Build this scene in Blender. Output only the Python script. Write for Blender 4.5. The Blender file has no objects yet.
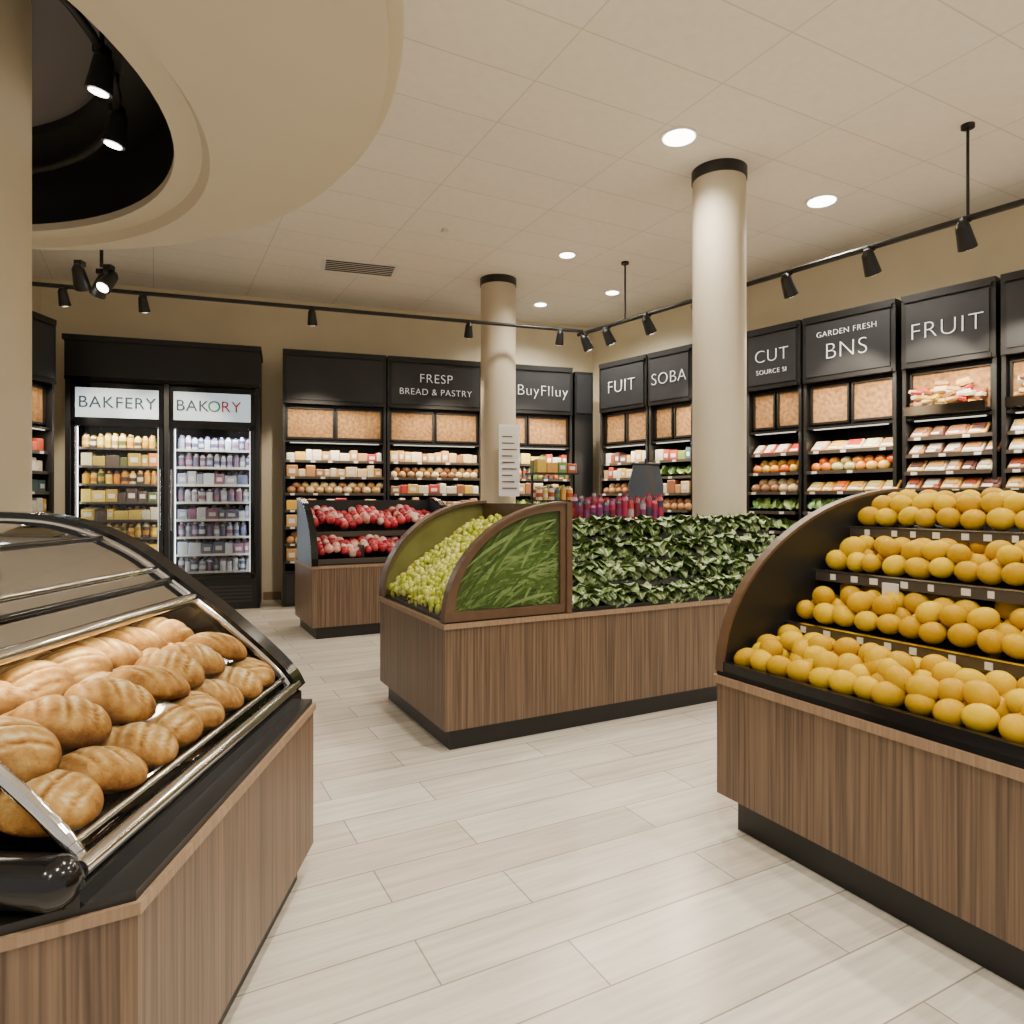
import bpy, math, random
from mathutils import Matrix, Vector, Euler
random.seed(7)
R=math.radians
# ---------------------------------------------------------------- materials
def newmat(name):
    m=bpy.data.materials.new(name); m.use_nodes=True
    nt=m.node_tree; b=nt.nodes['Principled BSDF']
    return m,nt,b
def mat(name,col,rough=.5,metal=0,noise=0,nscale=10,emit=None,estr=0,spec=.5,bump=0,bscale=40):
    m,nt,b=newmat(name)
    b.inputs['Base Color'].default_value=(*col,1); b.inputs['Roughness'].default_value=rough
    b.inputs['Metallic'].default_value=metal; b.inputs['Specular IOR Level'].default_value=spec
    if noise or bump:
        tc=nt.nodes.new('ShaderNodeTexCoord')
    if noise:
        n=nt.nodes.new('ShaderNodeTexNoise'); n.inputs['Scale'].default_value=nscale; n.inputs['Detail'].default_value=4
        nt.links.new(tc.outputs['Object'],n.inputs['Vector'])
        r=nt.nodes.new('ShaderNodeValToRGB')
        r.color_ramp.elements[0].position=.3; r.color_ramp.elements[1].position=.7
        r.color_ramp.elements[0].color=(*[c*(1-noise) for c in col],1)
        r.color_ramp.elements[1].color=(*[min(1,c*(1+noise)) for c in col],1)
        nt.links.new(n.outputs['Fac'],r.inputs['Fac']); nt.links.new(r.outputs['Color'],b.inputs['Base Color'])
    if bump:
        n2=nt.nodes.new('ShaderNodeTexNoise'); n2.inputs['Scale'].default_value=bscale
        nt.links.new(tc.outputs['Object'],n2.inputs['Vector'])
        bp=nt.nodes.new('ShaderNodeBump'); bp.inputs['Strength'].default_value=bump; bp.inputs['Distance'].default_value=.01
        nt.links.new(n2.outputs['Fac'],bp.inputs['Height']); nt.links.new(bp.outputs['Normal'],b.inputs['Normal'])
    if emit:
        b.inputs['Emission Color'].default_value=(*emit,1); b.inputs['Emission Strength'].default_value=estr
    return m
def palette(name,cols,rough=.45,noise=.0,nscale=30,spec=.5):
    """per-island random colour from a list"""
    m,nt,b=newmat(name)
    b.inputs['Specular IOR Level'].default_value=spec
    g=nt.nodes.new('ShaderNodeNewGeometry'); r=nt.nodes.new('ShaderNodeValToRGB')
    r.color_ramp.interpolation='CONSTANT'
    el=r.color_ramp.elements
    while len(el)<len(cols): el.new(.5)
    for i,c in enumerate(cols):
        el[i].position=i/len(cols)
    for i,c in enumerate(cols): el[i].color=(*c,1)
    nt.links.new(g.outputs['Random Per Island'],r.inputs['Fac'])
    out=r.outputs['Color']
    if noise:
        tc=nt.nodes.new('ShaderNodeTexCoord'); n=nt.nodes.new('ShaderNodeTexNoise'); n.inputs['Scale'].default_value=nscale
        nt.links.new(tc.outputs['Object'],n.inputs['Vector'])
        mp=nt.nodes.new('ShaderNodeMapRange'); mp.inputs[1].default_value=.3; mp.inputs[2].default_value=.7
        mp.inputs[3].default_value=1-noise; mp.inputs[4].default_value=1+noise
        nt.links.new(n.outputs['Fac'],mp.inputs[0])
        h=nt.nodes.new('ShaderNodeVectorMath'); h.operation='SCALE'
        nt.links.new(out,h.inputs[0]); nt.links.new(mp.outputs[0],h.inputs['Scale']); out=h.outputs[0]
    nt.links.new(out,b.inputs['Base Color']); b.inputs['Roughness'].default_value=rough
    return m
def wood(name,c1,c2,rough=.45):
    m,nt,b=newmat(name)
    tc=nt.nodes.new('ShaderNodeTexCoord'); mp=nt.nodes.new('ShaderNodeMapping')
    mp.inputs['Scale'].default_value=(75,75,1.1)
    n=nt.nodes.new('ShaderNodeTexNoise'); n.inputs['Scale'].default_value=1; n.inputs['Detail'].default_value=5; n.inputs['Distortion'].default_value=.3
    nt.links.new(tc.outputs['Object'],mp.inputs['Vector']); nt.links.new(mp.outputs[0],n.inputs['Vector'])
    r=nt.nodes.new('ShaderNodeValToRGB'); r.color_ramp.elements[0].position=.32; r.color_ramp.elements[1].position=.68
    r.color_ramp.elements[0].color=(*c1,1); r.color_ramp.elements[1].color=(*c2,1)
    nt.links.new(n.outputs['Fac'],r.inputs['Fac']); nt.links.new(r.outputs['Color'],b.inputs['Base Color'])
    b.inputs['Roughness'].default_value=rough
    return m
def glass(name,refl=.12,tint=(1,1,1)):
    m,nt,b=newmat(name)
    nt.nodes.remove(b); o=nt.nodes['Material Output']
    t=nt.nodes.new('ShaderNodeBsdfTransparent'); t.inputs[0].default_value=(*tint,1)
    g=nt.nodes.new('ShaderNodeBsdfGlossy'); g.inputs['Roughness'].default_value=.03
    f=nt.nodes.new('ShaderNodeFresnel'); f.inputs[0].default_value=1.3
    x=nt.nodes.new('ShaderNodeMixShader')
    nt.links.new(f.outputs[0],x.inputs[0])
    nt.links.new(t.outputs[0],x.inputs[1]); nt.links.new(g.outputs[0],x.inputs[2]); nt.links.new(x.outputs[0],o.inputs[0])
    return m
def brickmat(name,c1,c2,mort,bw,rh,msize,offset,rot,rough,streak=(1,14),smul=.12,bump=.15):
    m,nt,b=newmat(name)
    tc=nt.nodes.new('ShaderNodeTexCoord'); mp=nt.nodes.new('ShaderNodeMapping'); mp.inputs['Rotation'].default_value=(0,0,-rot)
    br=nt.nodes.new('ShaderNodeTexBrick'); br.offset=offset; br.inputs['Scale'].default_value=1
    br.inputs['Color1'].default_value=(*c1,1); br.inputs['Color2'].default_value=(*c2,1); br.inputs['Mortar'].default_value=(*mort,1)
    br.inputs['Brick Width'].default_value=bw; br.inputs['Row Height'].default_value=rh; br.inputs['Mortar Size'].default_value=msize
    br.inputs['Mortar Smooth'].default_value=.1
    nt.links.new(tc.outputs['Object'],mp.inputs['Vector']); nt.links.new(mp.outputs[0],br.inputs['Vector'])
    m2=nt.nodes.new('ShaderNodeMapping'); m2.inputs['Scale'].default_value=(streak[0],streak[1],1)
    nt.links.new(mp.outputs[0],m2.inputs['Vector'])
    n=nt.nodes.new('ShaderNodeTexNoise'); n.inputs['Scale'].default_value=1.6; n.inputs['Detail'].default_value=6; n.inputs['Roughness'].default_value=.65
    nt.links.new(m2.outputs[0],n.inputs['Vector'])
    mr=nt.nodes.new('ShaderNodeMapRange'); mr.inputs[1].default_value=.3; mr.inputs[2].default_value=.7
    mr.inputs[3].default_value=1-smul; mr.inputs[4].default_value=1+smul*.6
    nt.links.new(n.outputs['Fac'],mr.inputs[0])
    h=nt.nodes.new('ShaderNodeVectorMath'); h.operation='SCALE'
    nt.links.new(br.outputs['Color'],h.inputs[0]); nt.links.new(mr.outputs[0],h.inputs['Scale'])
    nt.links.new(h.outputs[0],b.inputs['Base Color']); b.inputs['Roughness'].default_value=rough
    bp=nt.nodes.new('ShaderNodeBump'); bp.inputs['Strength'].default_value=bump; bp.inputs['Distance'].default_value=.004; bp.invert=True
    nt.links.new(br.outputs['Fac'],bp.inputs['Height']); nt.links.new(bp.outputs['Normal'],b.inputs['Normal'])
    return m
ROT=R(27.8)
M={}
M['floor']=brickmat('floor_plank_tile',(.62,.55,.45),(.78,.72,.61),(.33,.28,.22),1.25,.245,.003,.37,ROT,.27,(1,14),.22)
M['ceil']=brickmat('ceiling_tile',(.86,.83,.77),(.88,.85,.79),(.68,.65,.58),1.22,.61,.006,0,ROT,.9,(8,8),.04,.25)
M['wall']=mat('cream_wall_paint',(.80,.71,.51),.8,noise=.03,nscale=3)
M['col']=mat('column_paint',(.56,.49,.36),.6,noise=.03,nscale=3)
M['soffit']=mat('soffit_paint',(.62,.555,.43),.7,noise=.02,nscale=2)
M['black']=mat('black_laminate',(.007,.007,.007),.45,noise=.1)
M['blackgl']=mat('black_gloss',(.006,.006,.007),.14)
M['dark']=mat('dark_void',(.045,.042,.045),.8)
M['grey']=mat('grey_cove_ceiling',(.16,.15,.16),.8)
M['char']=mat('charcoal_sign',(.020,.021,.024),.5,noise=.12,nscale=4)
M['wood']=wood('walnut_veneer',(.062,.035,.020),(.195,.122,.073))
M['woodtrim']=wood('walnut_edge',(.22,.14,.08),(.32,.21,.13))
M['bronze']=mat('bronze_frame',(.10,.056,.03),.4,noise=.15)
M['cork']=mat('cork_panel',(.40,.21,.075),.8,noise=.45,nscale=22)
M['chrome']=mat('chrome',(.72,.71,.70),.10,1)
M['hood']=mat('polished_hood',(.66,.67,.68),.06,1)
M['steel']=mat('brushed_steel',(.58,.57,.55),.16,1)
M['steel2']=mat('smoked_steel',(.26,.25,.24),.10,1)
M['white']=mat('white_text',(.9,.9,.88),.5,emit=(1,1,1),estr=.35)
M['whitep']=mat('white_plastic',(.8,.79,.76),.4)
M['tag']=mat('price_tag',(.7,.68,.62),.5)
M['rail']=mat('price_rail',(.06,.05,.04),.3)
M['emit']=mat('lamp_lens',(1,1,1),.5,emit=(1,.95,.85),estr=14)
M['led']=mat('led_strip',(1,1,1),.5,emit=(1,.93,.8),estr=1.0)
M['signlit']=mat('backlit_sign',(.7,.80,.86),.5,emit=(.66,.85,1),estr=.55)
M['teal']=mat('teal_letter',(.01,.05,.07),.5)
M['pink']=mat('multicolour_letter_red',(.55,.03,.06),.5)
M['green']=mat('multicolour_letter_green',(.02,.28,.08),.5)
M['glass']=glass('clear_glass')
M['navy']=mat('navy_panel',(.03,.038,.055),.35)
M['yellow']=palette('yellow_fruit_skin',[(.56,.325,.0),(.62,.385,.0),(.50,.28,.0),(.64,.41,.0),(.54,.31,.0)],.42,.08,14,.12)
M['grape']=palette('grape_skin',[(.46,.50,.03),(.62,.62,.10),(.36,.42,.03),(.66,.64,.16)],.3,.1,40)
M['red']=palette('red_fruit_skin',[(.42,.015,.03),(.52,.05,.06),(.32,.008,.02),(.62,.26,.2),(.62,.42,.36)],.35,.5,22)
M['leafd']=palette('leaf_green',[(.08,.14,.028),(.115,.195,.045),(.16,.25,.065),(.055,.10,.02),(.22,.29,.11),(.10,.13,.04)],.5,.35,30)
M['leafl']=palette('leaf_rib',[(.48,.52,.30),(.60,.62,.42),(.38,.45,.22)],.5,.15,30)
M['mblade']=palette('mural_frond',[(.04,.075,.018),(.075,.12,.03),(.11,.17,.045),(.15,.22,.07),(.055,.10,.02)],.3,.2,25)
M['mback']=mat('mural_backing',(.05,.08,.02),.3,noise=.3,nscale=8)
def breadmat():
    m,nt,b=newmat('bread_crust')
    tc=nt.nodes.new('ShaderNodeTexCoord'); n=nt.nodes.new('ShaderNodeTexNoise'); n.inputs['Scale'].default_value=13; n.inputs['Detail'].default_value=8; n.inputs['Roughness'].default_value=.7
    nt.links.new(tc.outputs['Object'],n.inputs['Vector'])
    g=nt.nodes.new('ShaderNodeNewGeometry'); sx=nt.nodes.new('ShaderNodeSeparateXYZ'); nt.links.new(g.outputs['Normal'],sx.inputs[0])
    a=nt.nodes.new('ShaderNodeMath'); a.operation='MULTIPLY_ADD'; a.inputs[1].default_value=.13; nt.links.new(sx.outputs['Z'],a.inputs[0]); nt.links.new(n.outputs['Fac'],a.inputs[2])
    at=nt.nodes.new('ShaderNodeAttribute'); at.attribute_name='flour'
    a2=nt.nodes.new('ShaderNodeMath'); a2.operation='MULTIPLY_ADD'; a2.inputs[1].default_value=.34
    nt.links.new(at.outputs['Fac'],a2.inputs[0]); nt.links.new(a.outputs[0],a2.inputs[2])
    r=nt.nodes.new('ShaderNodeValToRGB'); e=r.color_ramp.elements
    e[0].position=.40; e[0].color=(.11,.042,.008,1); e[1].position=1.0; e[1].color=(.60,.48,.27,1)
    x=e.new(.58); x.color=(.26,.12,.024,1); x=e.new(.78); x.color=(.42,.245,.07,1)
    nt.links.new(a2.outputs[0],r.inputs['Fac']); nt.links.new(r.outputs['Color'],b.inputs['Base Color']); b.inputs['Roughness'].default_value=.75
    b.inputs['Specular IOR Level'].default_value=.15
    n2=nt.nodes.new('ShaderNodeTexNoise'); n2.inputs['Scale'].default_value=70; nt.links.new(tc.outputs['Object'],n2.inputs['Vector'])
    bp=nt.nodes.new('ShaderNodeBump'); bp.inputs['Strength'].default_value=.4; bp.inputs['Distance'].default_value=.008
    nt.links.new(n2.outputs['Fac'],bp.inputs['Height']); nt.links.new(bp.outputs['Normal'],b.inputs['Normal'])
    return m
M['bread']=breadmat()
M['olive']=mat('olive_panel',(.16,.15,.04),.4,noise=.2,nscale=5)
PAL={
 'bakery':[(.50,.27,.10),(.72,.50,.24),(.30,.12,.05),(.76,.66,.45),(.5,.04,.03),(.68,.42,.06),(.8,.76,.66)],
 'pastry':[(.58,.36,.14),(.45,.22,.08),(.74,.56,.30),(.32,.15,.06)],
 'veg':[(.70,.20,.015),(.78,.30,.02),(.72,.42,.07),(.60,.5,.18),(.7,.14,.015)],
 'greens':[(.08,.2,.03),(.2,.38,.06),(.35,.5,.12),(.12,.25,.05)],
 'packs':[(.74,.68,.56),(.26,.05,.02),(.46,.22,.08),(.62,.5,.32),(.10,.04,.03),(.62,.36,.10),(.5,.36,.2),(.30,.15,.07)],
 'ybott':[(.7,.42,.02),(.6,.22,.02),(.75,.58,.12),(.42,.3,.05),(.75,.7,.45),(.08,.10,.03),(.07,.05,.04)],
 'pbott':[(.33,.36,.46),(.62,.68,.74),(.14,.12,.22),(.45,.48,.54),(.26,.12,.18),(.70,.74,.74),(.10,.12,.2)],
 'rbott':[(.28,.015,.06),(.14,.02,.09),(.35,.03,.03),(.32,.26,.30),(.12,.01,.02),(.03,.03,.05)],
 'mixed':[(.66,.45,.06),(.15,.25,.06),(.65,.6,.48),(.35,.06,.03),(.06,.12,.14),(.6,.30,.06)],
}
for k,v in PAL.items(): M['p_'+k]=palette('goods_'+k,v,.4,.15,60)

# ---------------------------------------------------------------- mesh builder
class MB:
    def __init__(s): s.v=[];s.f=[];s.m=[];s.sm=[];s.mats=[];s.attr={}
    def mi(s,k):
        if k not in s.mats: s.mats.append(k)
        return s.mats.index(k)
    def add(s,vs,fs,k,smooth=False,X=None):
        o=len(s.v); i=s.mi(k)
        if X is not None: vs=[X@Vector(v) for v in vs]
        s.v.extend([tuple(v) for v in vs])
        for f in fs: s.f.append([a+o for a in f]); s.m.append(i); s.sm.append(smooth)
    def box(s,x0,x1,y0,y1,z0,z1,k,X=None):
        vs=[(x0,y0,z0),(x1,y0,z0),(x1,y1,z0),(x0,y1,z0),(x0,y0,z1),(x1,y0,z1),(x1,y1,z1),(x0,y1,z1)]
        s.add(vs,[(0,3,2,1),(4,5,6,7),(0,1,5,4),(1,2,6,5),(2,3,7,6),(3,0,4,7)],k,False,X)
    def bbox(s,x0,x1,y0,y1,z0,z1,k,b=.01,X=None):
        c=[(x0+b,y0),(x1-b,y0),(x1,y0+b),(x1,y1-b),(x1-b,y1),(x0+b,y1),(x0,y1-b),(x0,y0+b)]
        vs=[(x,y,z0) for x,y in c]+[(x,y,z1-b) for x,y in c]
        t=[(x0+b,y0+b),(x1-b,y0+b),(x1-b,y0+b),(x1-b,y1-b),(x1-b,y1-b),(x0+b,y1-b),(x0+b,y1-b),(x0+b,y0+b)]
        vs+=[(x,y,z1) for x,y in t]
        fs=[tuple(range(7,-1,-1)),tuple(range(16,24))]
        for i in range(8):
            j=(i+1)%8; fs.append((i,j,j+8,i+8)); fs.append((i+8,j+8,j+16,i+16))
        s.add(vs,fs,k,False,X)
    def prism(s,prof,y0,y1,k,axis='y',X=None,smooth=False):
        n=len(prof)
        if axis=='y': vs=[(a,y0,b) for a,b in prof]+[(a,y1,b) for a,b in prof]
        elif axis=='x': vs=[(y0,a,b) for a,b in prof]+[(y1,a,b) for a,b in prof]
        else: vs=[(a,b,y0) for a,b in prof]+[(a,b,y1) for a,b in prof]
        fs=[tuple(range(n)),tuple(range(2*n-1,n-1,-1))]+[(i,i+n,(i+1)%n+n,(i+1)%n) for i in range(n)]
        s.add(vs,fs,k,smooth,X)
    def strip(s,path,w0,w1,th,k,axis='y',X=None):
        n=len(path); off=[]
        for i,(a,b) in enumerate(path):
            p=path[max(0,i-1)]; q=path[min(n-1,i+1)]
            d=Vector((q[0]-p[0],q[1]-p[1])).normalized(); off.append((a-d.y*th,b+d.x*th))
        def P(a,b,w): return (a,w,b) if axis=='y' else (w,a,b)
        for i in range(n-1):
            A,B,C,D=path[i],path[i+1],off[i+1],off[i]
            vs=[P(*A,w0),P(*B,w0),P(*C,w0),P(*D,w0),P(*A,w1),P(*B,w1),P(*C,w1),P(*D,w1)]
            s.add(vs,[(0,3,2,1),(4,5,6,7),(0,1,5,4),(1,2,6,5),(2,3,7,6),(3,0,4,7)],k,False,X)
    def cyl(s,c,r0,r1,h,k,seg=16,X=None,cap=True):
        x,y,z=c
        vs=[(x+r0*math.cos(2*math.pi*i/seg),y+r0*math.sin(2*math.pi*i/seg),z) for i in range(seg)]
        vs+=[(x+r1*math.cos(2*math.pi*i/seg),y+r1*math.sin(2*math.pi*i/seg),z+h) for i in range(seg)]
        s.add(vs,[(i,(i+1)%seg,(i+1)%seg+seg,i+seg) for i in range(seg)],k,True,X)
        if cap:
            s.add(vs,[tuple(range(seg-1,-1,-1)),tuple(range(seg,2*seg))],k,False,X)
    def rod(s,a,b,r,k,seg=8):
        a=Vector(a);b=Vector(b);d=b-a
        X=Matrix.Translation(a)@d.to_track_quat('Z','Y').to_matrix().to_4x4()
        s.cyl((0,0,0),r,r,d.length,k,seg,X)
    def ball(s,X,k,u=10,v=7,fn=None,attr=None):
        vs=[(0,0,1)];fs=[]
        for j in range(1,v):
            p=math.pi*j/v
            for i in range(u):
                t=2*math.pi*i/u; vs.append((math.sin(p)*math.cos(t),math.sin(p)*math.sin(t),math.cos(p)))
        vs.append((0,0,-1))
        for i in range(u): fs.append((0,1+i,1+(i+1)%u))
        for j in range(v-2):
            for i in range(u): a=1+j*u+i;b=1+j*u+(i+1)%u; fs.append((a,a+u,b+u,b))
        L=len(vs)-1
        for i in range(u): fs.append((L,1+(v-2)*u+(i+1)%u,1+(v-2)*u+i))
        if attr:
            o=len(s.v)
            for i,q in enumerate(vs): s.attr[o+i]=attr(q)
        if fn: vs=[fn(q) for q in vs]
        s.add(vs,fs,k,True,X)
    def build(s,name,parent=None,loc=(0,0,0),rot=0):
        me=bpy.data.meshes.new(name); me.from_pydata(s.v,[],s.f)
        for k in s.mats: me.materials.append(M[k])
        me.polygons.foreach_set('material_index',s.m); me.polygons.foreach_set('use_smooth',s.sm)
        if s.attr:
            at=me.attributes.new('flour','FLOAT','POINT'); at.data.foreach_set('value',[s.attr.get(i,0.0) for i in range(len(s.v))])
        me.update()
        ob=bpy.data.objects.new(name,me); bpy.context.scene.collection.objects.link(ob)
        ob.location=loc; ob.rotation_euler=(0,0,rot)
        if parent: ob.parent=parent
        return ob
def empty(name,loc=(0,0,0),rot=0):
    e=bpy.data.objects.new(name,None); e.empty_display_size=.2; bpy.context.scene.collection.objects.link(e)
    e.location=loc; e.rotation_euler=(0,0,rot); return e
def text(body,size,x,y,z,k,parent,name='lettering',sx=1,off=-.006):
    c=bpy.data.curves.new(name,'FONT'); c.body=body; c.size=size; c.extrude=.004; c.align_x='CENTER'; c.align_y='CENTER'; c.offset=off*size/.24
    c.space_character=1.08
    c.materials.append(M[k]); o=bpy.data.objects.new(name,c); bpy.context.scene.collection.objects.link(o)
    o.location=(x,y,z); o.rotation_euler=(R(90),0,0); o.scale=(sx,1,1); o.parent=parent; return o
def light(name,typ,loc,energy,col=(1,.93,.82),parent=None,rot=(0,0,0),**kw):
    l=bpy.data.lights.new(name,typ); l.energy=energy; l.color=col
    for a,b in kw.items(): setattr(l,a,b)
    o=bpy.data.objects.new(name,l); bpy.context.scene.collection.objects.link(o); o.location=loc; o.rotation_euler=rot
    if parent: o.parent=parent
    return o
def TRS(loc,rx=0,ry=0,rz=0,s=(1,1,1)):
    return Matrix.Translation(loc)@Euler((rx,ry,rz)).to_matrix().to_4x4()@Matrix.Diagonal((*s,1))
U=random.uniform
H=4.53
# ---------------------------------------------------------------- room shell
b=MB(); b.box(-7.5,10,-3,15,-.1,0,'floor'); b.build('floor')
b=MB(); b.box(-7.5,10,-3,15,H,H+.1,'ceil'); b.build('ceiling')
BO=(-5.72,8.70); BR=math.atan2(2.35,7.02)       # back run of units
RO=(1.20,10.90); RR=math.atan2(-4.6,3.5)        # right run of units
D=.78
b=MB(); b.box(-1.2,8.15,D,D+.12,0,H,'wall'); b.build('wall_back',None,(*BO,0),BR)
b=MB(); b.box(-1.1,10.5,D,D+.12,0,H,'wall'); b.build('wall_right',None,(*RO,0),RR)
b=MB(); b.box(-6.55,-6.43,-3,9.3,0,H,'wall'); b.build('wall_left')
b=MB(); b.box(2.36,2.62,D-.02,D,0,.12,'woodtrim'); b.build('baseboard_back',None,(*BO,0),BR)
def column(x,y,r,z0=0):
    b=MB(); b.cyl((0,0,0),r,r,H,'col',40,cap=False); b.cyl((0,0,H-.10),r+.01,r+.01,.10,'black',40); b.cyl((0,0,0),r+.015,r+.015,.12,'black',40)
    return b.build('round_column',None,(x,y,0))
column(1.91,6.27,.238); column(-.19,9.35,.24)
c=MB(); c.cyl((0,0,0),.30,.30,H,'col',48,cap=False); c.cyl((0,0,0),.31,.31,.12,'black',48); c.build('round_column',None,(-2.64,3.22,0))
# circular soffit
b=MB(); N=96; C1=(-3.25,2.3); C2=(-3.62,2.93)
def ring(c,r,z): return [(c[0]+r*math.cos(2*math.pi*i/N),c[1]+r*math.sin(2*math.pi*i/N),z) for i in range(N)]
def loft(ra,rb,k): b.add(ra+rb,[(i,(i+1)%N,(i+1)%N+N,i+N) for i in range(N)],k,True)
def band(rings,k):
    for i in range(len(rings)-1): loft(rings[i],rings[i+1],k)
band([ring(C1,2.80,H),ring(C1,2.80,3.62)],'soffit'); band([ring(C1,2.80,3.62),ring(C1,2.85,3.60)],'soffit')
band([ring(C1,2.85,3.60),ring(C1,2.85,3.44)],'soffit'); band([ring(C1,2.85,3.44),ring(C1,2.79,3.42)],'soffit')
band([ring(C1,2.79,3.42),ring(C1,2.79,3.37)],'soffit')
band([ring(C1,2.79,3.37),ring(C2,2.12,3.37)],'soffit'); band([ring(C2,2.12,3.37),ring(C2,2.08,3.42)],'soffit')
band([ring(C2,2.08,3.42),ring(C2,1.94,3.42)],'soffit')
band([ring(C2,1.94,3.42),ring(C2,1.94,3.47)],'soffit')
band([ring(C2,1.94,3.47),ring(C2,1.98,3.47)],'blackgl')
band([ring(C2,1.98,3.47),ring(C2,1.98,3.90)],'black')
band([ring(C2,1.98,3.90),ring(C2,1.62,3.90)],'black')
band([ring(C2,1.62,3.90),ring(C2,1.62,3.96)],'black')
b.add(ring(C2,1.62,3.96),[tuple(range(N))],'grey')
SOF=b.build('circular_ceiling_soffit')

def head(b,x,y,z,tilt,az,sc=1,emit=True):
    b.cyl((x,y,z-.06*sc),.012,.012,.06*sc,'black',8)
    b.box(x-.03*sc,x+.03*sc,y-.03*sc,y+.03*sc,z-.02,z+.02,'black')
    X=Matrix.Translation((x,y,z-.10*sc))@Matrix.Rotation(az,4,'Z')@Matrix.Rotation(tilt,4,'X')
    b.cyl((0,0,-.10*sc),.062*sc,.045*sc,.16*sc,'black',16,X)
    b.cyl((0,0,.06*sc),.045*sc,.02*sc,.04*sc,'black',16,X)
    b.cyl((0,0,-.104*sc),.045*sc,.045*sc,.003,'emit' if emit else 'blackgl',14,X)
def track_spot(parent,x,y,z,tx,ty,tz,e,ang=55):
    d=Vector((tx-x,ty-y,tz-z)); q=d.to_track_quat('-Z','Y').to_euler()
    light('track_beam','SPOT',(x,y,z),e,(1,.84,.64),parent=parent,rot=q,spot_size=R(ang),spot_blend=.5,shadow_soft_size=.04)
b=MB(); 
rp=[(C2[0]+1.66*math.cos(R(a)),C2[1]+1.66*math.sin(R(a)),3.70) for a in range(-80,100,6)]
for p,q in zip(rp,rp[1:]): b.rod(p,q,.022,'black')
for a in (-15,14,33): 
    x,y=C2[0]+1.66*math.cos(R(a)),C2[1]+1.66*math.sin(R(a)); head(b,x,y,3.70,R(12),R(a+60),1.0); b.rod((x,y,3.70),(x,y,3.9),.012,'black')
o=b.build('curved_track_light',SOF)
TZ=3.77
b=MB(); A=Vector((4.9,3.77,TZ)); B=Vector((.91,9.35,TZ)); b.rod(A,B,.026,'black',6)
for (x,y) in ((3.68,5.49),(1.44,8.66)): b.rod((x,y,TZ),(x,y,H),.012,'black'); b.cyl((x,y,H-.03),.05,.05,.03,'black')
HR=((3.66,5.50),(3.22,6.12),(2.75,6.78),(2.10,7.69),(1.66,8.3),(1.25,8.87),(1.0,9.22),(4.5,4.33))
for px,y in HR: head(b,px,y,TZ-.01,R(32),R(-55),1.15)
o=b.build('track_light_rail')
for i in (0,1,2,4,7): px,y=HR[i]; track_spot(o,px-.03,y-.03,TZ-.30,px+1.25,y+.95,2.3,200,48)
for tx,ty,i in ((2.9,2.0,7),(.6,5.0,3),(1.6,4.9,2)): px,y=HR[i]; track_spot(o,px-.1,y-.1,TZ-.30,tx,ty,.9,210,50)
b=MB(); A=Vector((-5.3,7.05,TZ)); B=Vector((.95,9.15,TZ)); b.rod(A,B,.024,'black',6)
dd=(B-A); HB=[A+dd*t for t in (.085,.20,.47,.76,.95)]
for p in HB: head(b,p.x,p.y,TZ-.01,R(25),R(10),.95)
for t in (.03,): p=A+dd*t; b.rod(p,(p.x,p.y,H),.008,'black')
for dx,dy in ((.0,.0),(.12,-.1),(-.05,-.2)):
    head(b,-3.35+dx,5.55+dy,3.36,R(40),R(60+dx*900),1.0)
b.rod((-3.35,5.55,3.4),(-3.35,5.55,H),.014,'black')
o=b.build('track_light_rail')
for p in HB: track_spot(o,p.x,p.y,TZ-.28,p.x-.4,p.y+1.5,2.2,190,50)
track_spot(o,-3.3,5.5,3.1,-1.6,7.7,1.0,140,45)
# downlights and vent
DL=[(1.39,5.66),(3.13,6.87),(.68,8.38),(.44,10.5),(1.46,9.9),(2.6,3.4),(.3,3.3),(.3,.8),(2.6,.8),(5.0,3.6),(-2.2,-.8),(-.3,-1.6)]  # later entries lie out of view, added for general room light
for i,(x,y) in enumerate(DL):
    r=.13 if i<2 else .09
    b=MB(); b.cyl((0,0,-.015),r+.02,r+.02,.015,'whitep',28); b.cyl((0,0,-.02),r,r,.005,'emit',28)
    o=b.build('recessed_downlight',None,(x,y,H))
    light('downlight_beam','SPOT',(0,0,-.05),300,(1,.925,.80),parent=o,spot_size=R(150),spot_blend=.8,shadow_soft_size=.10)
b=MB(); b.box(-.48,.48,-.24,.24,-.02,0,'whitep')
for i in range(6): b.box(-.43,.43,-.20+i*.07,-.165+i*.07,-.024,-.02,'dark')
b.build('air_vent',None,(-1.98,8.84,H),R(18))
b=MB(); b.cyl((0,0,-.05),.05,.03,.05,'whitep'); b.build('smoke_detector',None,(-.75,7.6,H))

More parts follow.
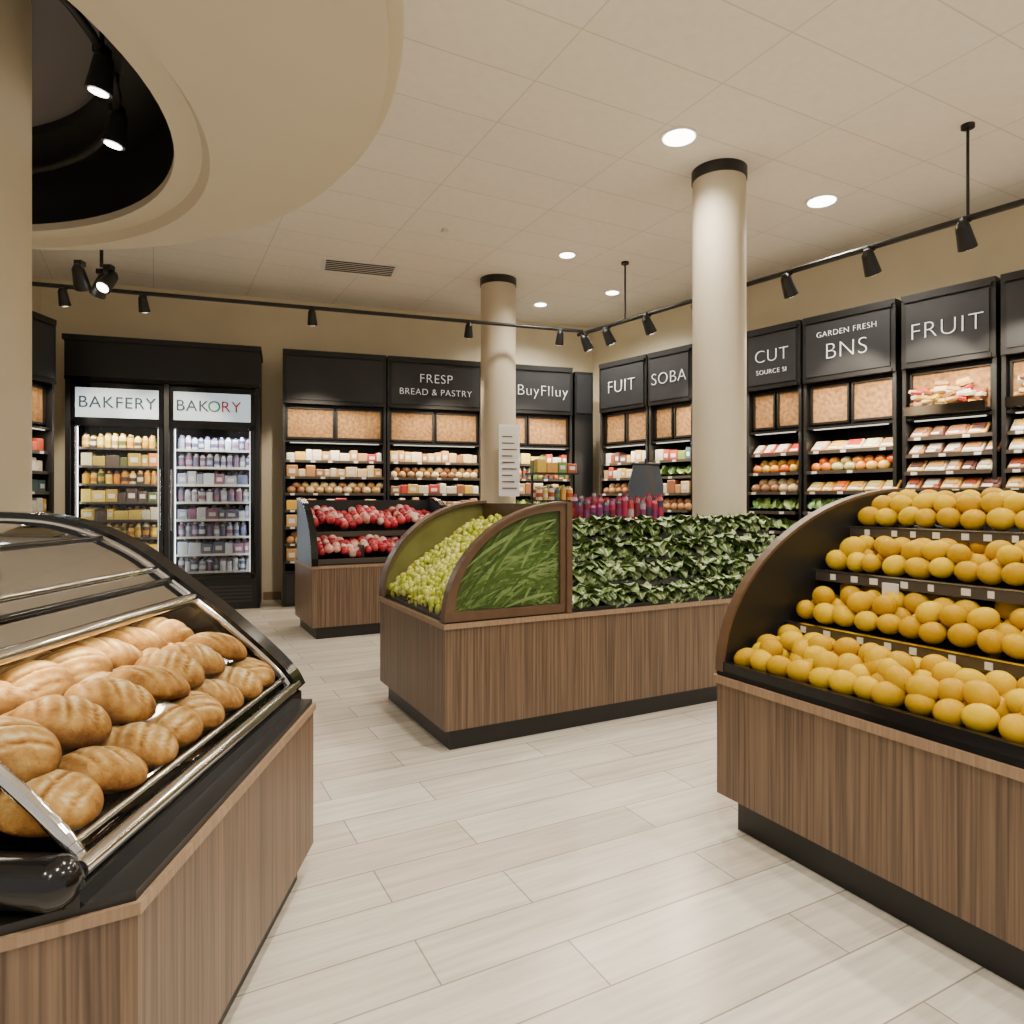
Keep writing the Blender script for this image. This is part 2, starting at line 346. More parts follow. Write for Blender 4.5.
# ---------------------------------------------------------------- goods
def leaf(b,X,k1='leafd',k2='leafl',rib=True,rw=.13):
    rows=[(0,.12),(.22,.42),(.5,.52),(.78,.36),(1,.04)]
    vs=[]
    for t,w in rows:
        z=.35*math.sin(t*2.4)-.1*t; 
        for a in (-1,-rw,rw,1): vs.append((a*w,t,z+(abs(a)>.5)*.14*math.cos(t*9+a)))
    f1=[];f2=[]
    for r in range(4):
        for c in range(3):
            f=(r*4+c,r*4+c+1,r*4+c+5,r*4+c+4); (f2 if c==1 else f1).append(f)
    b.add(vs,f1+([] if rib else f2),k1,True,X)
    if rib: b.add(vs,f2,k2,True,X)
def goods(b,x0,x1,y0,y1,z,kind,k,hm=1):
    x=x0
    while x<x1-.05:
        if kind=='box':
            w=U(.08,.17); h=U(.12,.185)*hm; y=y0; w=min(w,x1-x)
            while y<y1-.05:
                d=U(.12,.18); b.bbox(x,x+w-.006,y,y+d-.01,z,z+h*U(.9,1.05),k,.008)
                if U(0,1)<.6: b.box(x+w*.2,x+w*.75,y-.002,y,z+h*.3,z+h*.65,'tag')
                y+=d
                if y>y0+.2: break
        elif kind=='round':
            w=U(.11,.14); y=y0
            while y<y1:
                b.ball(TRS((x+w/2,y+w/2,z+.05),rz=U(0,3),s=(w*.55,w*.48,.06)),k,10,7); y+=w
                if y>y0+.3: break
            b.ball(TRS((x+w,y0+.12,z+.12),rz=U(0,3),s=(w*.52,w*.45,.055)),k,10,7)
        elif kind=='bottle':
            w=U(.075,.10); h=U(.17,.21)*hm
            for yy in (y0+.05,y0+.15):
                b.cyl((x+w/2,yy,z),w*.46,w*.46,h*.72,k,10); b.cyl((x+w/2,yy,z+h*.72),w*.46,.02,h*.14,k,10,cap=False); b.cyl((x+w/2,yy,z+h*.84),.02,.02,h*.12,k,8)
                b.cyl((x+w/2,yy,z+h*.2),w*.47,w*.47,h*.28,k,10,cap=False)
        elif kind=='pack':
            w=U(.13,.2)
            X=Matrix.Translation((x,y0,z))@Matrix.Rotation(R(38+U(-4,4)),4,'X')
            b.bbox(0,w-.012,0,.17,0,.03,k,.008,X); b.bbox(.02,w-.032,.05,.15,.028,.045,k,.008,X)
            b.box(.02,w*.6,.008,.05,.03,.034,'tag',X)
        elif kind=='leaf':
            w=.09
            for _ in range(7): 
                leaf(b,TRS((x+U(0,.1),y0+U(0,.2),z+.04),rx=U(-.2,1.1),ry=U(-.4,.4),rz=U(-1,1),s=(.10,.15,.12)),k)
        x+=w

# ---------------------------------------------------------------- wall shelving units
def unit(name,org,rot,x0,x1,lines,plan,panels=2,headz=(2.86,3.57),basket=False):
    e=empty(name,(org[0]+math.cos(rot)*x0,org[1]+math.sin(rot)*x0,0),rot); W=x1-x0
    b=MB(); z0,z1=headz
    b.box(0,.035,0,.72,0,z1,'black'); b.box(W-.035,W,0,.72,0,z1,'black'); b.box(0,W,.68,.72,0,z1,'black')
    b.box(0,W,-.03,.70,z1,z1+.05,'black')
    b.box(.0,W,-.02,.04,z0,z1,'black'); b.box(.05,W-.05,-.035,-.02,z0+.06,z1-.05,'char')
    b.box(.03,W-.03,-.045,-.02,z0,z0+.035,'black'); b.box(.03,W-.03,-.045,-.02,z1-.03,z1,'black')
    b.box(.035,W-.035,.12,.16,2.34,z0,'black'); 
    pw=(W-.07)/panels
    for i in range(panels):
        a=.035+i*pw+.035; c=.035+(i+1)*pw-.035
        b.box(a,c,.09,.12,2.40,z0-.06,'cork')
        for q in ((a-.02,a),(c,c+.02)): b.box(q[0],q[1],.06,.12,2.38,z0-.04,'black')
        b.box(a-.02,c+.02,.06,.12,2.375,2.40,'black'); b.box(a-.02,c+.02,.06,.12,z0-.06,z0-.04,'black')
    b.box(.035,W-.035,0,.62,0,.5,'black'); b.box(.05,W-.05,-.01,.0,.05,.45,'char')
    b.box(.035,W-.035,.02,.70,2.32,2.345,'black')
    b.box(.1,W-.1,.04,.06,2.31,2.32,'led')  # glowing strip added under the panels to go with the shelf fill
    b.build('cabinet',e)
    g=MB()
    for i,(z,y0,kind,k) in enumerate(plan):
        if kind is None: continue
        g.box(.035,W-.035,y0,.68,z-.02,z,'black'); g.box(.035,W-.035,y0-.012,y0,z-.025,z+.012,'rail')
        x=.1
        while x<W-.15: g.box(x,x+.06,y0-.016,y0-.012,z-.022,z+.006,'tag'); x+=U(.2,.45)
        goods(g,.05,W-.05,y0+.02,.5,z,kind,k)
    if basket:
        # shallow wire-edged basket heaped with packs
        g.box(.06,W-.06,-.10,.10,2.36,2.38,'black'); g.box(.06,W-.06,-.115,-.10,2.36,2.45,'steel2')
        for i in range(80): g.bbox(0,.12,0,.07,0,.035,'p_bakery',.006,TRS((U(.08,W-.2),U(-.08,.0),2.39+.28*(i/80)*(1-abs(i%11-5)/9)),U(-.5,.9),U(-.3,.3),U(-.4,.4)))
    g.build('stocked_shelves',e)
    for (s,size,dz,k) in lines: text(s,size,W/2+(.22 if s=='BuyFlluy' else 0),-.042,(z0+z1)/2+dz,k,e,'sign_lettering')
    light('header_fill','AREA',(W/2,-.14,2.84),8*W,(1,.84,.64),parent=e,rot=(R(-8),0,0),shape='RECTANGLE',size=W*.9,size_y=.06)  # added fill in front of the header, warms the unit below
    light('shelf_fill','AREA',(W/2,-.02,2.305),9*W,(1,.84,.64),parent=e,rot=(R(-4),0,0),shape='RECTANGLE',size=W*.85,size_y=.03)  # added fill that brightens the lower shelves
    return e
def plan(ks,z0=2.06,dz=.235,y0=.05,dy=-.04):
    return [(z0-i*dz,y0+i*dy,kd,kk) for i,(kd,kk) in enumerate(ks)]
BK=[('box','p_bakery'),('box','p_pastry'),('round','p_pastry'),('box','p_bakery'),('box','p_pastry'),('round','p_pastry'),('box','p_bakery')]
unit('bakery_shelving_unit',BO,BR,2.64,4.08,[],plan(BK))
unit('bakery_shelving_unit',BO,BR,4.10,5.54,[('FRESP',.19,.09,'white'),('BREAD & PASTRY',.135,-.11,'white')],plan(BK[1:]+BK[:1]))
unit('bakery_shelving_unit',BO,BR,5.57,7.05,[('BuyFlluy',.24,0,'white')],plan([('box','p_mixed'),('bottle','p_mixed'),('box','p_bakery'),('leaf','p_greens'),('round','p_veg'),('box','p_mixed'),('box','p_mixed')]))
VG=[('box','p_packs'),('round','p_veg'),('leaf','p_greens'),('round','p_greens'),('leaf','p_greens'),('round','p_veg'),('leaf','p_greens')]
VG2=[('box','p_packs'),('box','p_bakery'),('round','p_pastry'),('leaf','p_greens'),('leaf','p_greens'),('round','p_veg'),('leaf','p_greens')]
unit('produce_shelving_unit',RO,RR,.30,1.27,[('FUIT',.27,0,'white')],plan(VG2))
unit('produce_shelving_unit',RO,RR,1.30,2.08,[('SOBA',.24,.0,'white')],plan([('box','p_mixed'),('leaf','p_greens')]+VG2[1:]))
unit('produce_shelving_unit',RO,RR,2.10,2.89,[],plan(VG))
unit('produce_shelving_unit',RO,RR,2.91,3.64,[('CUT',.22,.04,'white'),('SOURCE SI',.08,-.15,'white')],plan([('pack','p_bakery'),('round','p_veg'),('round','p_pastry'),('leaf','p_greens'),('leaf','p_greens'),('round','p_greens'),('round','p_veg')]))
unit('produce_shelving_unit',RO,RR,3.67,4.70,[('GARDEN FRESH',.09,.17,'white'),('BNS',.26,-.04,'white')],plan([('pack','p_bakery'),('round','p_veg'),('pack','p_veg'),('leaf','p_greens'),('round','p_veg'),('round','p_greens'),('round','p_veg')]))
PK=[('pack','p_packs')]*8
unit('packaged_food_shelving_unit',RO,RR,4.76,5.60,[('FRUIT',.24,.0,'white')],plan(PK,2.14,.18),panels=1,basket=True)
unit('packaged_food_shelving_unit',RO,RR,5.64,6.8,[('DELI',.24,.0,'white')],plan(PK,2.14,.18),basket=True)
unit('side_wall_shelving_unit',(-5.40,6.72),R(90),.0,1.3,[],plan([('box','p_mixed'),('box','p_bakery')]*3,y0=.06,dy=-.01))
b=MB(); b.box(7.10,7.42,.0,.5,0,3.57,'black'); b.box(7.13,7.39,-.015,0,2.9,3.52,'char'); b.build('corner_filler_cabinet',None,(*BO,0),BR)

# ---------------------------------------------------------------- fridges
e=empty('double_door_fridge',(*BO,0),BR)
b=MB(); W=2.34
b.box(0,.06,0,.74,0,3.57,'black'); b.box(W-.06,W,0,.74,0,3.57,'black'); b.box(1.14,1.20,0,.74,0,3.1,'black'); b.box(0,W,.70,.74,0,3.57,'black')
b.box(0,W,-.03,.74,3.05,3.57,'black'); b.box(-.02,W+.02,-.06,.76,3.55,3.62,'black'); b.box(.0,W,-.04,-.03,3.05,3.09,'blackgl')
b.box(0,W,0,.70,0,.42,'black')
for i in range(5): b.box(.1,W-.1,-.01,0,.10+i*.05,.125+i*.05,'dark')
for (a,c) in ((.07,1.13),(1.21,2.27)):
    b.box(a,c,-.01,.04,2.52,3.02,'blackgl'); b.box(a+.05,c-.05,-.025,-.01,2.57,2.95,'signlit')
    b.box(a,a+.05,-.03,0,.42,2.52,'blackgl'); b.box(c-.05,c,-.03,0,.42,2.52,'blackgl'); b.box(a,c,-.03,0,.42,.48,'blackgl'); b.box(a,c,-.03,0,2.46,2.52,'blackgl')
    b.box(a+.05,c-.05,.66,.70,.45,2.5,'dark')
    b.box(a+.055,a+.065,.02,.035,.5,2.45,'led'); b.box(c-.065,c-.055,.02,.035,.5,2.45,'led')
    hx=c-.03 if a<1 else a+.03
    b.rod((hx,-.07,1.1),(hx,-.07,1.9),.014,'steel')
    for hz in (1.1,1.9): b.rod((hx,-.07,hz),(hx,-.02,hz),.01,'steel')
b.build('fridge_cabinet',e)
g=MB()
for j,(a,c) in enumerate(((.07,1.13),(1.21,2.27))):
    nr=8
    for i in range(nr):
        z=.52+i*.238; g.box(a+.06,c-.06,.10,.64,z-.015,z,'whitep' if j else 'black'); g.box(a+.06,c-.06,.09,.10,z-.025,z+.006,'tag' if j else 'rail')
        k='p_pbott' if j else 'p_ybott'
        kd='box' if (i in (0,1,3,4,6) and j==0) or (j==1 and i in (1,3,5)) else 'bottle'
        goods(g,a+.08,c-.07,.10,.5,z,kd,k,1.0)
        goods(g,a+.10,c-.10,.33,.5,z,'bottle',k,1.0)
g.build('bottled_drinks',e)
g=MB()
for a,c in ((.12,1.08),(1.26,2.22)): g.box(a,c,-.012,-.006,.48,2.46,'glass')
g.build('door_glass',e)
text('BAKFERY',.21,.60,-.034,2.76,'teal',e,'sign_lettering',1.0,0)
text('BAK',.21,1.49,-.034,2.76,'teal',e,'sign_lettering',1,0); text('O',.21,1.76,-.034,2.76,'green',e,'sign_lettering',1,0); text('RY',.21,1.97,-.034,2.76,'pink',e,'sign_lettering',1,0)
for cx,cl in ((.6,(1,.95,.85)),(1.74,(.80,.9,1))): 
    light('fridge_light','AREA',(cx,.05,2.44),14,cl,parent=e,rot=(R(-10),0,0),shape='RECTANGLE',size=.9,size_y=.05)
    for sx in (-1,1): light('fridge_side_light','AREA',(cx+sx*.46,.04,1.5),8,cl,parent=e,rot=(R(-90),0,R(-sx*-50)),shape='RECTANGLE',size=.03,size_y=1.9)

# ---------------------------------------------------------------- yellow fruit case
e=empty('fruit_display_case',(.94,3.12,0),ROT); L=3.0
b=MB()
b.box(.0,1.40,-L,0,.16,.68,'wood'); b.box(.07,1.34,-L+.06,-.06,0,.16,'black'); b.box(-.012,1.41,-L-.01,.012,.665,.70,'woodtrim')
b.box(.0,1.38,-L,-.0,.70,.725,'black'); b.box(.0,.03,-L,-.0,.70,.765,'blackgl')
a_,b_=1.37,.85
arc=[(1.38-a_*math.cos(R(t)),.72+(b_-.02)*math.sin(R(t))) for t in range(0,91,4)]
for y0 in (-.035,-L):
    b.prism(arc+[(1.38,.72)],y0+.0,y0+.035,'black')
    b.strip(arc,y0-.004,y0+.042,.014,'bronze')
b.box(1.34,1.40,-L,0,.70,1.55,'black')
SH=[(.43,.90,.42),(.64,1.135,.38),(.90,1.345,.40)]
b.prism([(.80,.72),(1.36,.72),(1.36,1.5),(1.30,1.5)],-L+.035,-.035,'black')
for s,z,w in SH:
    b.prism([(s,z-.02),(s+w,z+.03),(s+w,z+.05),(s,z)],-L+.035,-.035,'blackgl')
    b.prism([(s-.014,z-.032),(s,z-.032),(s,z+.018),(s-.014,z+.018)],-L+.035,-.035,'rail')
    b.prism([(s-.018,z+.016),(s,z+.016),(s,z+.022),(s-.018,z+.022)],-L+.035,-.035,'steel')
    y=-.12
    while y>-L+.1:
        w_=U(.022,.04); b.box(s-.018,s-.014,y-w_,y,z-.022,z+.006,'tag'); y-=U(.09,.17)
b.box(.60,.612,-.47,-.40,1.05,1.13,'tag')
b.build('display_cabinet',e)
g=MB()
def fruit(x,y,z,r): 
    g.ball(TRS((x,y,z),U(-.5,.5),U(-.5,.5),U(0,6),(r*U(1.05,1.22),r*U(.95,1.02),r*U(.92,1.0))),'yellow',16,10)
def fill(x0,x1,z0,slope,r,layers):
    sp=r*1.98
    for l in range(layers):
        y=-.09-(r if l%2 else 0)
        while y>-L+.10:
            x=x0+r+l*r*.9
            while x<x1-r*.2:
                if l<layers-1 or layers==1 or U(0,1)<.78:
                    fruit(x+U(-.01,.01),y+U(-.012,.012),z0+(x-x0)*slope+r+l*r*1.2+U(-.006,.006),r*U(.9,1.04))
                x+=sp
            y-=sp
fill(.035,.60,.732,.13,.050,1)
for i in range(34): fruit(U(.10,.22),-.12-i*.085+U(-.02,.02),.84+U(-.005,.01),.05)
for i in range(34): fruit(U(.24,.36),-.10-i*.085+U(-.02,.02),.865+U(-.005,.01),.05)
fill(.44,.80,.912,.12,.051,2)
fill(.65,1.0,1.147,.12,.051,2)
fill(.91,1.27,1.357,.12,.051,2)
g.build('yellow_fruit',e)

# ---------------------------------------------------------------- central produce island
e=empty('produce_display_island',(-.395,4.01,0),ROT); IL=3.18
b=MB()
def Lbox(o,z0,z1,k):
    b.box(o,.87-o,o,1.3-o,z0,z1,k); b.box(.87-o,IL-o,o,.62-o,z0,z1,k)
Lbox(0,.13,.735,'wood'); Lbox(.05,0,.13,'black'); Lbox(-.012,.735,.765,'woodtrim')
b.box(.02,.86,.02,1.28,.765,.785,'black'); b.box(.87,IL-.01,.01,.61,.765,.79,'black')
AR=[(.85-.84*math.cos(R(t)),.775+.70*math.sin(R(t))) for t in range(0,91,5)]
IN=[(.80-.735*math.cos(R(t)),.83+.60*math.sin(R(t))) for t in range(0,91,5)]
b.prism(AR+[(.85,.775)],.03,.055,'bronze')
def framed(y0,y1,kf):
    A2=AR+[(.85,.775)]; I2=IN+[(.80,.83)]
    m=len(A2); vs=[(x,y0,z) for x,z in A2]+[(x,y0,z) for x,z in I2]+[(x,y1,z) for x,z in I2]+[(x,y1,z) for x,z in A2]
    fs=[]
    for i in range(m):
        j=(i+1)%m; fs+=[(i,j,j+m,i+m),(i+m,j+m,j+2*m,i+2*m),(i,i+3*m,j+3*m,j)]
    b.add(vs,fs,kf)
framed(0,.04,'bronze'); b.prism(IN+[(.80,.83)],.022,.03,'mback')
b.strip(AR,-.008,.062,.015,'bronze')
# printed palm fronds of the mural: long blades fanning from the lower-left corner
def inside(x,z): return z>.832 and x<.798 and ((.80-x)/.735)**2+((z-.83)/.60)**2<.995
for i in range(190):
    big=i<90
    x,z=(U(.07,.30),U(.80,.92)) if big else (U(.05,.75),U(.80,1.05))
    ang=R(U(12,72)); cur=R(U(-4.5,-1.0)); w=U(.005,.013); yy=.0215-.00004*i; step=.035
    pts=[]
    for k_ in range(26):
        pts.append((x,z,ang)); x+=math.cos(ang)*step; z+=math.sin(ang)*step; ang+=cur
    run=[]; runs=[]
    for p in pts:
        if inside(p[0],p[1]): run.append(p)
        else:
            if len(run)>2: runs.append(run)
            run=[]
    if len(run)>2: runs.append(run)
    for run in runs:
        vs=[];n=len(run)
        for j,(px,pz,pa) in enumerate(run):
            ww=w*(math.sin(math.pi*(j+.6)/(n+.6))*.8+.2)
            for sgn in (-1,1):
                qx,qz=px-math.sin(pa)*ww*sgn,pz+math.cos(pa)*ww*sgn
                if not inside(qx,qz): qx,qz=px,pz
                vs.append((qx,yy,qz))
        b.add(vs,[(2*j,2*j+1,2*j+3,2*j+2) for j in range(n-1)],'mblade')
b.prism(AR+[(.85,.775)],1.24,1.28,'olive'); b.strip(AR,1.20,1.30,.022,'bronze')
b.box(.83,.87,0,1.28,.77,1.475,'bronze'); b.box(.845,.885,-.01,.05,.77,1.485,'bronze')
b.box(.02,.04,.06,1.24,.785,.83,'glass')
b.prism([(.25,.79),(.82,.79),(.82,1.28)],.06,1.24,'black')
b.prism([(.03,.79),(.58,.79),(.58,1.30),(.50,1.30)],.89,IL-.04,'black','x')
b.box(.88,IL,.585,.615,.77,1.32,'black'); b.box(IL-.04,IL,.0,.615,.77,.84,'bronze')
for i in range(1,4): b.box(.89,IL-.04,.03+i*.125,.06+i*.125,.79+i*.13,.80+i*.135,'black')
b.build('island_cabinet',e)
g=MB()
for i in range(1700):
    x=U(.05,.80); y=U(.09,1.21); z=.80+.52*((x-.05)/.75)**.85+U(0,.05)+.035*math.sin(y*16)*math.cos(x*15)
    r=U(.018,.027); g.ball(TRS((x,y,z),s=(r,r,r*1.15)),'grape',8,6)
g.build('green_grapes',e)
g=MB()
for i in range(4):
    y0=.045+i*.135; z0=.84+i*.150
    x=.95+(i%2)*.05
    while x<IL-.04:
        cx=x+U(-.015,.015); cy=y0+U(-.01,.01); cz=z0+U(-.01,.012)
        for q in range(12):
            az=math.pi+U(-1.2,1.2); el=U(-1.15,.40); s=U(.10,.14)
            X=Matrix.Translation((cx+U(-.03,.03),cy+.05,cz+U(0,.03)))@Matrix.Rotation(az,4,'Z')@Matrix.Rotation(el,4,'X')@Matrix.Rotation(U(-.5,.5),4,'Y')@Matrix.Diagonal((s*.95,s,s*.9,1))
            leaf(g,X,rw=.12)
        for q in range(3):
            s=U(.06,.09)
            X=Matrix.Translation((cx,cy+.06,cz))@Matrix.Rotation(U(0,6.3),4,'Z')@Matrix.Rotation(U(.2,1.0),4,'X')@Matrix.Diagonal((s*.9,s,s,1))
            leaf(g,X,rw=.12)
        x+=.105
g.build('leafy_greens',e)

# ---------------------------------------------------------------- red fruit case
e=empty('red_fruit_display_case',(-2.13,7.25,0),ROT)
b=MB(); W=1.7; Dp=1.0
b.box(0,W,0,Dp,.13,.76,'wood'); b.box(.05,W-.05,.05,Dp-.05,0,.13,'black'); b.box(-.01,W+.01,-.01,Dp+.01,.76,.79,'woodtrim'); b.box(.01,W-.01,.01,Dp-.01,.79,.81,'black')
ar=[(.85-.85*math.cos(R(t)),.79+.72*math.sin(R(t))) for t in range(0,91,6)]
for x in (0,W-.05):
    b.prism(ar+[(.85,.79)],x,x+.05,'navy','x'); b.strip(ar,x-.01,x+.06,.02,'blackgl','x')
b.box(0,W,.83,.87,.79,1.5,'black')
for y0,z0 in ((.38,1.10),):
    b.box(.05,W-.05,y0,.85,z0,z0+.02,'black'); b.box(.05,W-.05,y0-.015,y0,z0-.02,z0+.04,'rail')
b.box(.05,W-.05,.02,.04,.80,.86,'rail')
for x in (.55,1.1): b.box(x,x+.02,.03,.85,.80,1.0,'black'); 
b.build('display_cabinet',e)
g=MB()
for (y0,y1,z0,sl) in ((.05,.45,.82,.35),(.40,.80,1.13,.35)):
    y=y0+.05
    while y<y1:
        x=.12
        while x<W-.1:
            xx=x+U(-.01,.01); hump=.09*abs(math.sin((xx-.0)/.5*math.pi))
            r=U(.044,.06); g.ball(TRS((xx,y+U(-.01,.01),z0+(y-y0)*sl+.04+hump),U(-1,1),U(-1,1),U(0,3),(r,r,r*.9)),'red',10,7); x+=.085
        y+=.085
g.build('red_fruit',e)

# ---------------------------------------------------------------- mid-store drinks table + flower stand
e=empty('bottle_display_table',(.85,7.2,0),ROT)
b=MB(); b.box(0,1.3,0,.7,.12,.8,'wood'); b.box(.05,1.25,.05,.65,0,.12,'black'); b.box(-.01,1.31,-.01,.71,.8,.83,'black')
b.box(0,1.3,.34,.36,.83,1.25,'black'); b.box(.02,1.28,.30,.68,1.22,1.25,'black')
b.build('table',e)
g=MB()
for r_ in range(3):
    x=.05
    while x<1.22:
        for zz,yy in ((.83,.06+r_*.09),(1.25,.34+r_*.10)):
            h=U(.22,.34); g.cyl((x+.04,yy+.04,zz),.042,.042,h*.74,'p_rbott',10); g.cyl((x+.04,yy+.04,zz+h*.74),.042,.024,h*.14,'p_rbott',10,cap=False); g.cyl((x+.04,yy+.04,zz+h*.86),.024,.024,h*.12,'p_rbott',8)
            g.cyl((x+.04,yy+.04,zz+h*.2),.043,.043,h*.3,'p_rbott',10,cap=False)
        x+=.088
g.build('bottles',e)
e=empty('flower_stand',(.52,8.85,0),R(20))
b=MB(); b.box(-.3,.3,-.25,.25,.1,.9,'wood'); b.box(-.26,.26,-.21,.21,0,.1,'black')
for z in (1.2,1.5): b.box(-.3,.3,-.2,.2,z-.02,z,'black')
for x in (-.29,.27): b.box(x,x+.02,-.02,.02,.9,1.85,'black')
b.box(-.3,.3,-.2,.2,1.83,1.85,'black'); b.build('stand',e)
g=MB()
for z in (.9,1.2,1.5,1.85):
    goods(g,-.28,.28,-.18,.15,z,'box' if z!=1.5 else 'bottle','p_mixed')
for i in range(70): g.ball(TRS((U(-.28,.28),U(-.25,-.1),U(1.2,1.45)),s=(.035,.035,.03)),'yellow',8,5)
g.build('flowers_and_packets',e)
e=empty('apron_display_rack',(1.78,9.05,0),R(10))
b=MB(); b.cyl((0,0,0),.2,.2,.03,'black',20); b.rod((0,0,.02),(0,0,2.05),.02,'black'); b.rod((-.2,0,1.98),(.2,0,1.98),.015,'black')
for j,(x,k) in enumerate(((-.12,'navy'),(.0,'dark'),(.12,'navy'))):
    pr=[(x-.13,1.25),(x-.14,1.7),(x-.07,1.96),(x+.07,1.96),(x+.14,1.7),(x+.13,1.25)]
    b.prism(pr,-.06+j*.04,-.045+j*.04,k)
b.build('aprons_and_stand',e)
b=MB(); b.box(-.14,.14,-.02,.0,0,.95,'whitep'); b.box(-.12,.12,-.024,-.02,.5,.92,'tag')
for i in range(9): b.box(-.10,.10-(i%3)*.03,-.027,-.024,.1+i*.085,.115+i*.085,'bronze')
b.build('notice_board',None,(-.04,9.02,1.55),R(14))

# ---------------------------------------------------------------- bread case
e=empty('bread_display_case',(0,0,0),0)
b=MB()
FP=[(-.80,2.74),(-.765,1.39),(-1.47,.97),(-2.2,.97),(-2.2,2.74)]
def inset(P,d):
    cx=sum(p[0] for p in P)/len(P); cy=sum(p[1] for p in P)/len(P)
    return [(cx+(x-cx)*(1-d/abs(.7)),cy+(y-cy)*(1-d/.95)) for x,y in P]
b.prism(inset(FP,.05)[::-1],0,.12,'black','z')
b.prism(FP[::-1],.12,.655,'wood','z')
b.prism(inset(FP,-.008)[::-1],.655,.68,'woodtrim','z')
b.prism(inset(FP,.004)[::-1],.68,.70,'black','z')
b.build('counter_base',e)
y0,y1=1.38,2.68
def PX(s): return -.865-s
PRa=[(0,.745),(.03,.80),(.10,.875),(.20,.965),(.30,1.05),(.38,1.112),(.49,1.195),(.60,1.275),(.70,1.33),(.80,1.372),(.92,1.405),(1.05,1.42),(1.25,1.425)]
PR=[(PX(s),z) for s,z in PRa]
def smooth(P,n=6):
    out=[]
    for i in range(len(P)-1):
        p0,p1,p2,p3=P[max(0,i-1)],P[i],P[i+1],P[min(len(P)-1,i+2)]
        for k in range(n):
            t=k/n; out.append(tuple(.5*(2*p1[a]+(p2[a]-p0[a])*t+(2*p0[a]-5*p1[a]+4*p2[a]-p3[a])*t*t+(3*p1[a]-p0[a]-3*p2[a]+p3[a])*t**3) for a in (0,1)))
    out.append(P[-1]); return out
def sheet(b,P,ya,yb,k,th=0):
    n=len(P); vs=[(x,ya,z) for x,z in P]+[(x,yb,z) for x,z in P]
    b.add(vs,[(i,i+n,i+n+1,i+1) for i in range(n-1)],k,True)
b=MB()
b.prism([(PX(0),.70)]+PR+[(PX(1.25),.70)],y1,y1+.05,'blackgl')
SP=smooth(PR,4)
b.strip(SP,y1-.02,y1+.08,-.03,'blackgl')
b.prism([(PX(1.22),.70),(PX(1.22),1.41),(PX(1.25),1.41),(PX(1.25),.70)],y0,y1,'blackgl')
b.prism([(PX(-.02),.70),(PX(-.02),.735),(PX(.03),.755),(PX(1.2),.755),(PX(1.2),.70)],y0-.05,y1+.05,'blackgl')
b.rod((PX(.03),y0-.05,.752),(PX(1.2),y0-.05,.80),.052,'blackgl',20)
b.ball(TRS((PX(.03),y0-.05,.752),s=(.052,.052,.052)),'blackgl',20,12)
b.build('black_end_panels',e)
b=MB()
HP=smooth(PR[5:],8)
sheet(b,HP,y0,y1,'hood'); sheet(b,[(x+.008,z-.012) for x,z in HP],y0,y1,'whitep')
def railp(s,z,r,k='chrome'): b.rod((PX(s),y0-.03,z),(PX(s),y1+.03,z),r,k,14)
railp(-.005,.765,.020); railp(.38,1.118,.020); railp(.47,1.190,.009,'blackgl'); railp(.53,1.232,.009); railp(.74,1.352,.009,'blackgl')
b.rod((PX(.03),y0,.80),(PX(.03),y1,.80),.010,'steel')
for yy in (y0,y1-.01):
    for p,q in zip(SP,SP[1:]): b.rod((p[0],yy,p[1]),(q[0],yy,q[1]),.017 ,'chrome',10)
b.build('chrome_hood',e)
b=MB()
sheet(b,smooth(PR[0:6],4),y0,y1,'glass')
b.build('curved_glass',e)
b=MB()
b.prism([(PX(.04),.765),(PX(1.15),1.02),(PX(1.15),.99),(PX(.04),.755)],y0+.01,y1-.005,'steel2')
b.prism([(PX(.40),1.095),(PX(.43),1.12),(PX(.45),1.115),(PX(.42),1.085)],y0+.05,y1-.05,'led')  # glowing strip added under the hood, goes with the fill below
b.build('bread_tray',e)
light('case_fill','AREA',(PX(.41),(y0+y1)/2,1.09),4.5,(1,.86,.60),parent=e,rot=(0,R(-22),0),shape='RECTANGLE',size=.05,size_y=1.2)  # added fill to brighten the loaves the hood would shade
g=MB()
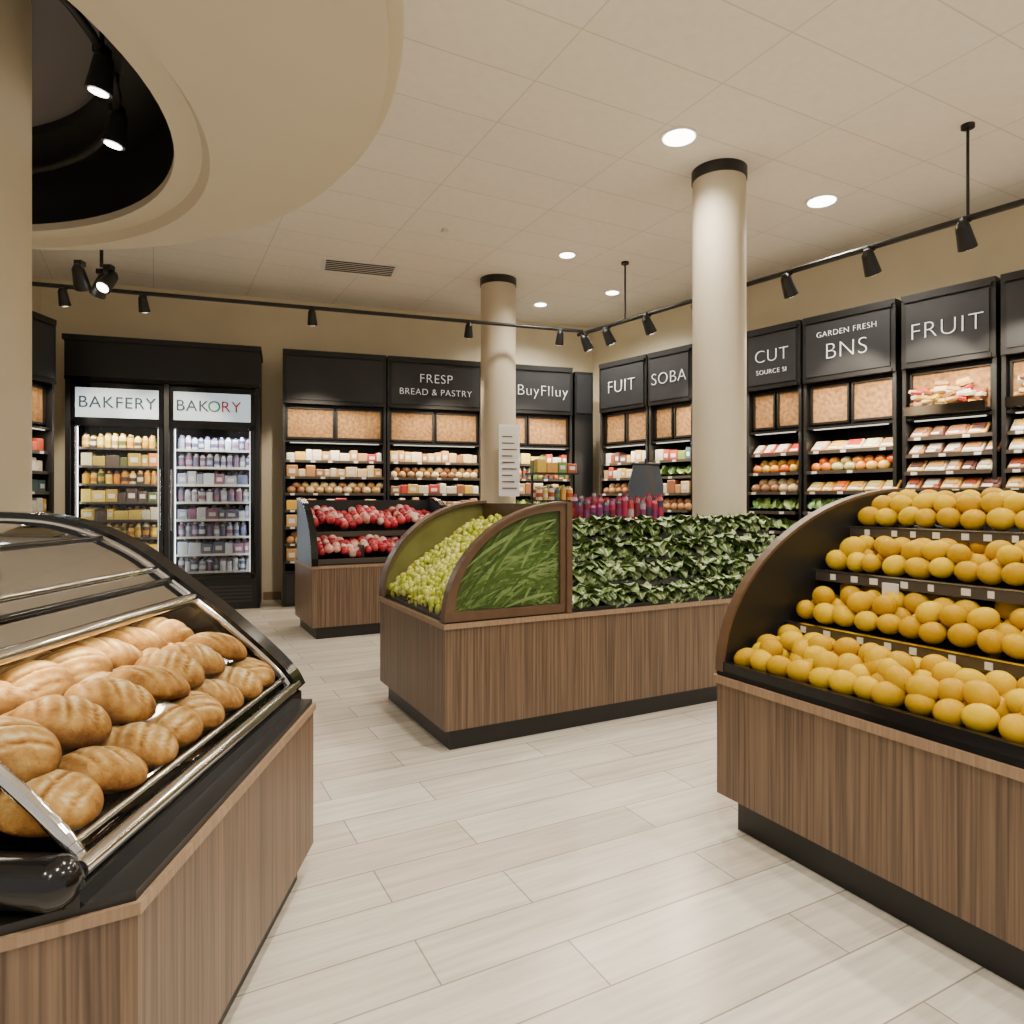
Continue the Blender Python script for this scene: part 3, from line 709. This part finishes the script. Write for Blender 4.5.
def loaf(x,y,z,rz,ry,L_=.135,W_=.075,H_=.055):
    ph=U(-.2,.2); sk=U(.35,.6)*random.choice((1,1,-1)); fl=U(.1,.4)
    def band_(q): return (q[0]+sk*q[1]+ph)/.62
    def f(q):
        X,Y,Z=q
        Zz=Z if Z>0 else Z*.5
        t=band_(q); fr=abs(t-round(t))
        g_=max(0,Z)*(1-abs(Y)**3)
        k=1-.09*g_*math.exp(-(fr/.13)**2)+.03*g_*(fr>.25)
        return (X,Y*(1-.06*X*X),Zz*k)
    def at(q):
        t=band_(q); fr=abs(t-round(t)); w=max(0,min(1,(q[2]-.25)*2))*max(0,1-abs(q[1])**2*1.2)
        return w*(.8*math.exp(-((fr-.22)/.10)**2)-.7*math.exp(-(fr/.08)**2))+fl*max(0,q[2])
    g.ball(TRS((x,y,z),0,ry,rz,(L_,W_,H_)),'bread',44,26,f,at)
for row in range(8):
    y=y0+.10+row*.155
    for c_,s in enumerate((.135,.35,.58,.83)):
        z=.765+(s-.04)*.225+.052
        loaf(PX(s)+U(-.008,.008),min(y+(c_%2)*.05+U(-.015,.015),y1-.12),z+(U(0,.02) if c_ else 0),R(U(-40,40)),R(12),U(.112,.125) if c_ else .108,U(.100,.112),U(.076,.086) if c_ else .062)
for row in range(7):
    y=y0+.14+row*.17
    for s in (.245,.45): loaf(PX(s)+U(-.02,.02),y+U(-.02,.02),.765+(s-.04)*.225+.125,R(U(-60,60)),R(16),U(.112,.126),U(.098,.110),U(.062,.072))
g.build('bread_loaves',e)

# ---------------------------------------------------------------- world + camera
w=bpy.data.worlds.new('world'); bpy.context.scene.world=w; w.use_nodes=True
w.node_tree.nodes['Background'].inputs[0].default_value=(1,.92,.82,1); w.node_tree.nodes['Background'].inputs[1].default_value=.7
cam=bpy.data.cameras.new('camera'); co=bpy.data.objects.new('camera',cam); bpy.context.scene.collection.objects.link(co)
cam.sensor_width=36; cam.lens=680/1024*36; cam.shift_y=-12/1024; cam.clip_start=.05
co.location=(0,0,1.5); co.rotation_euler=(R(90),0,0)
bpy.context.scene.camera=co
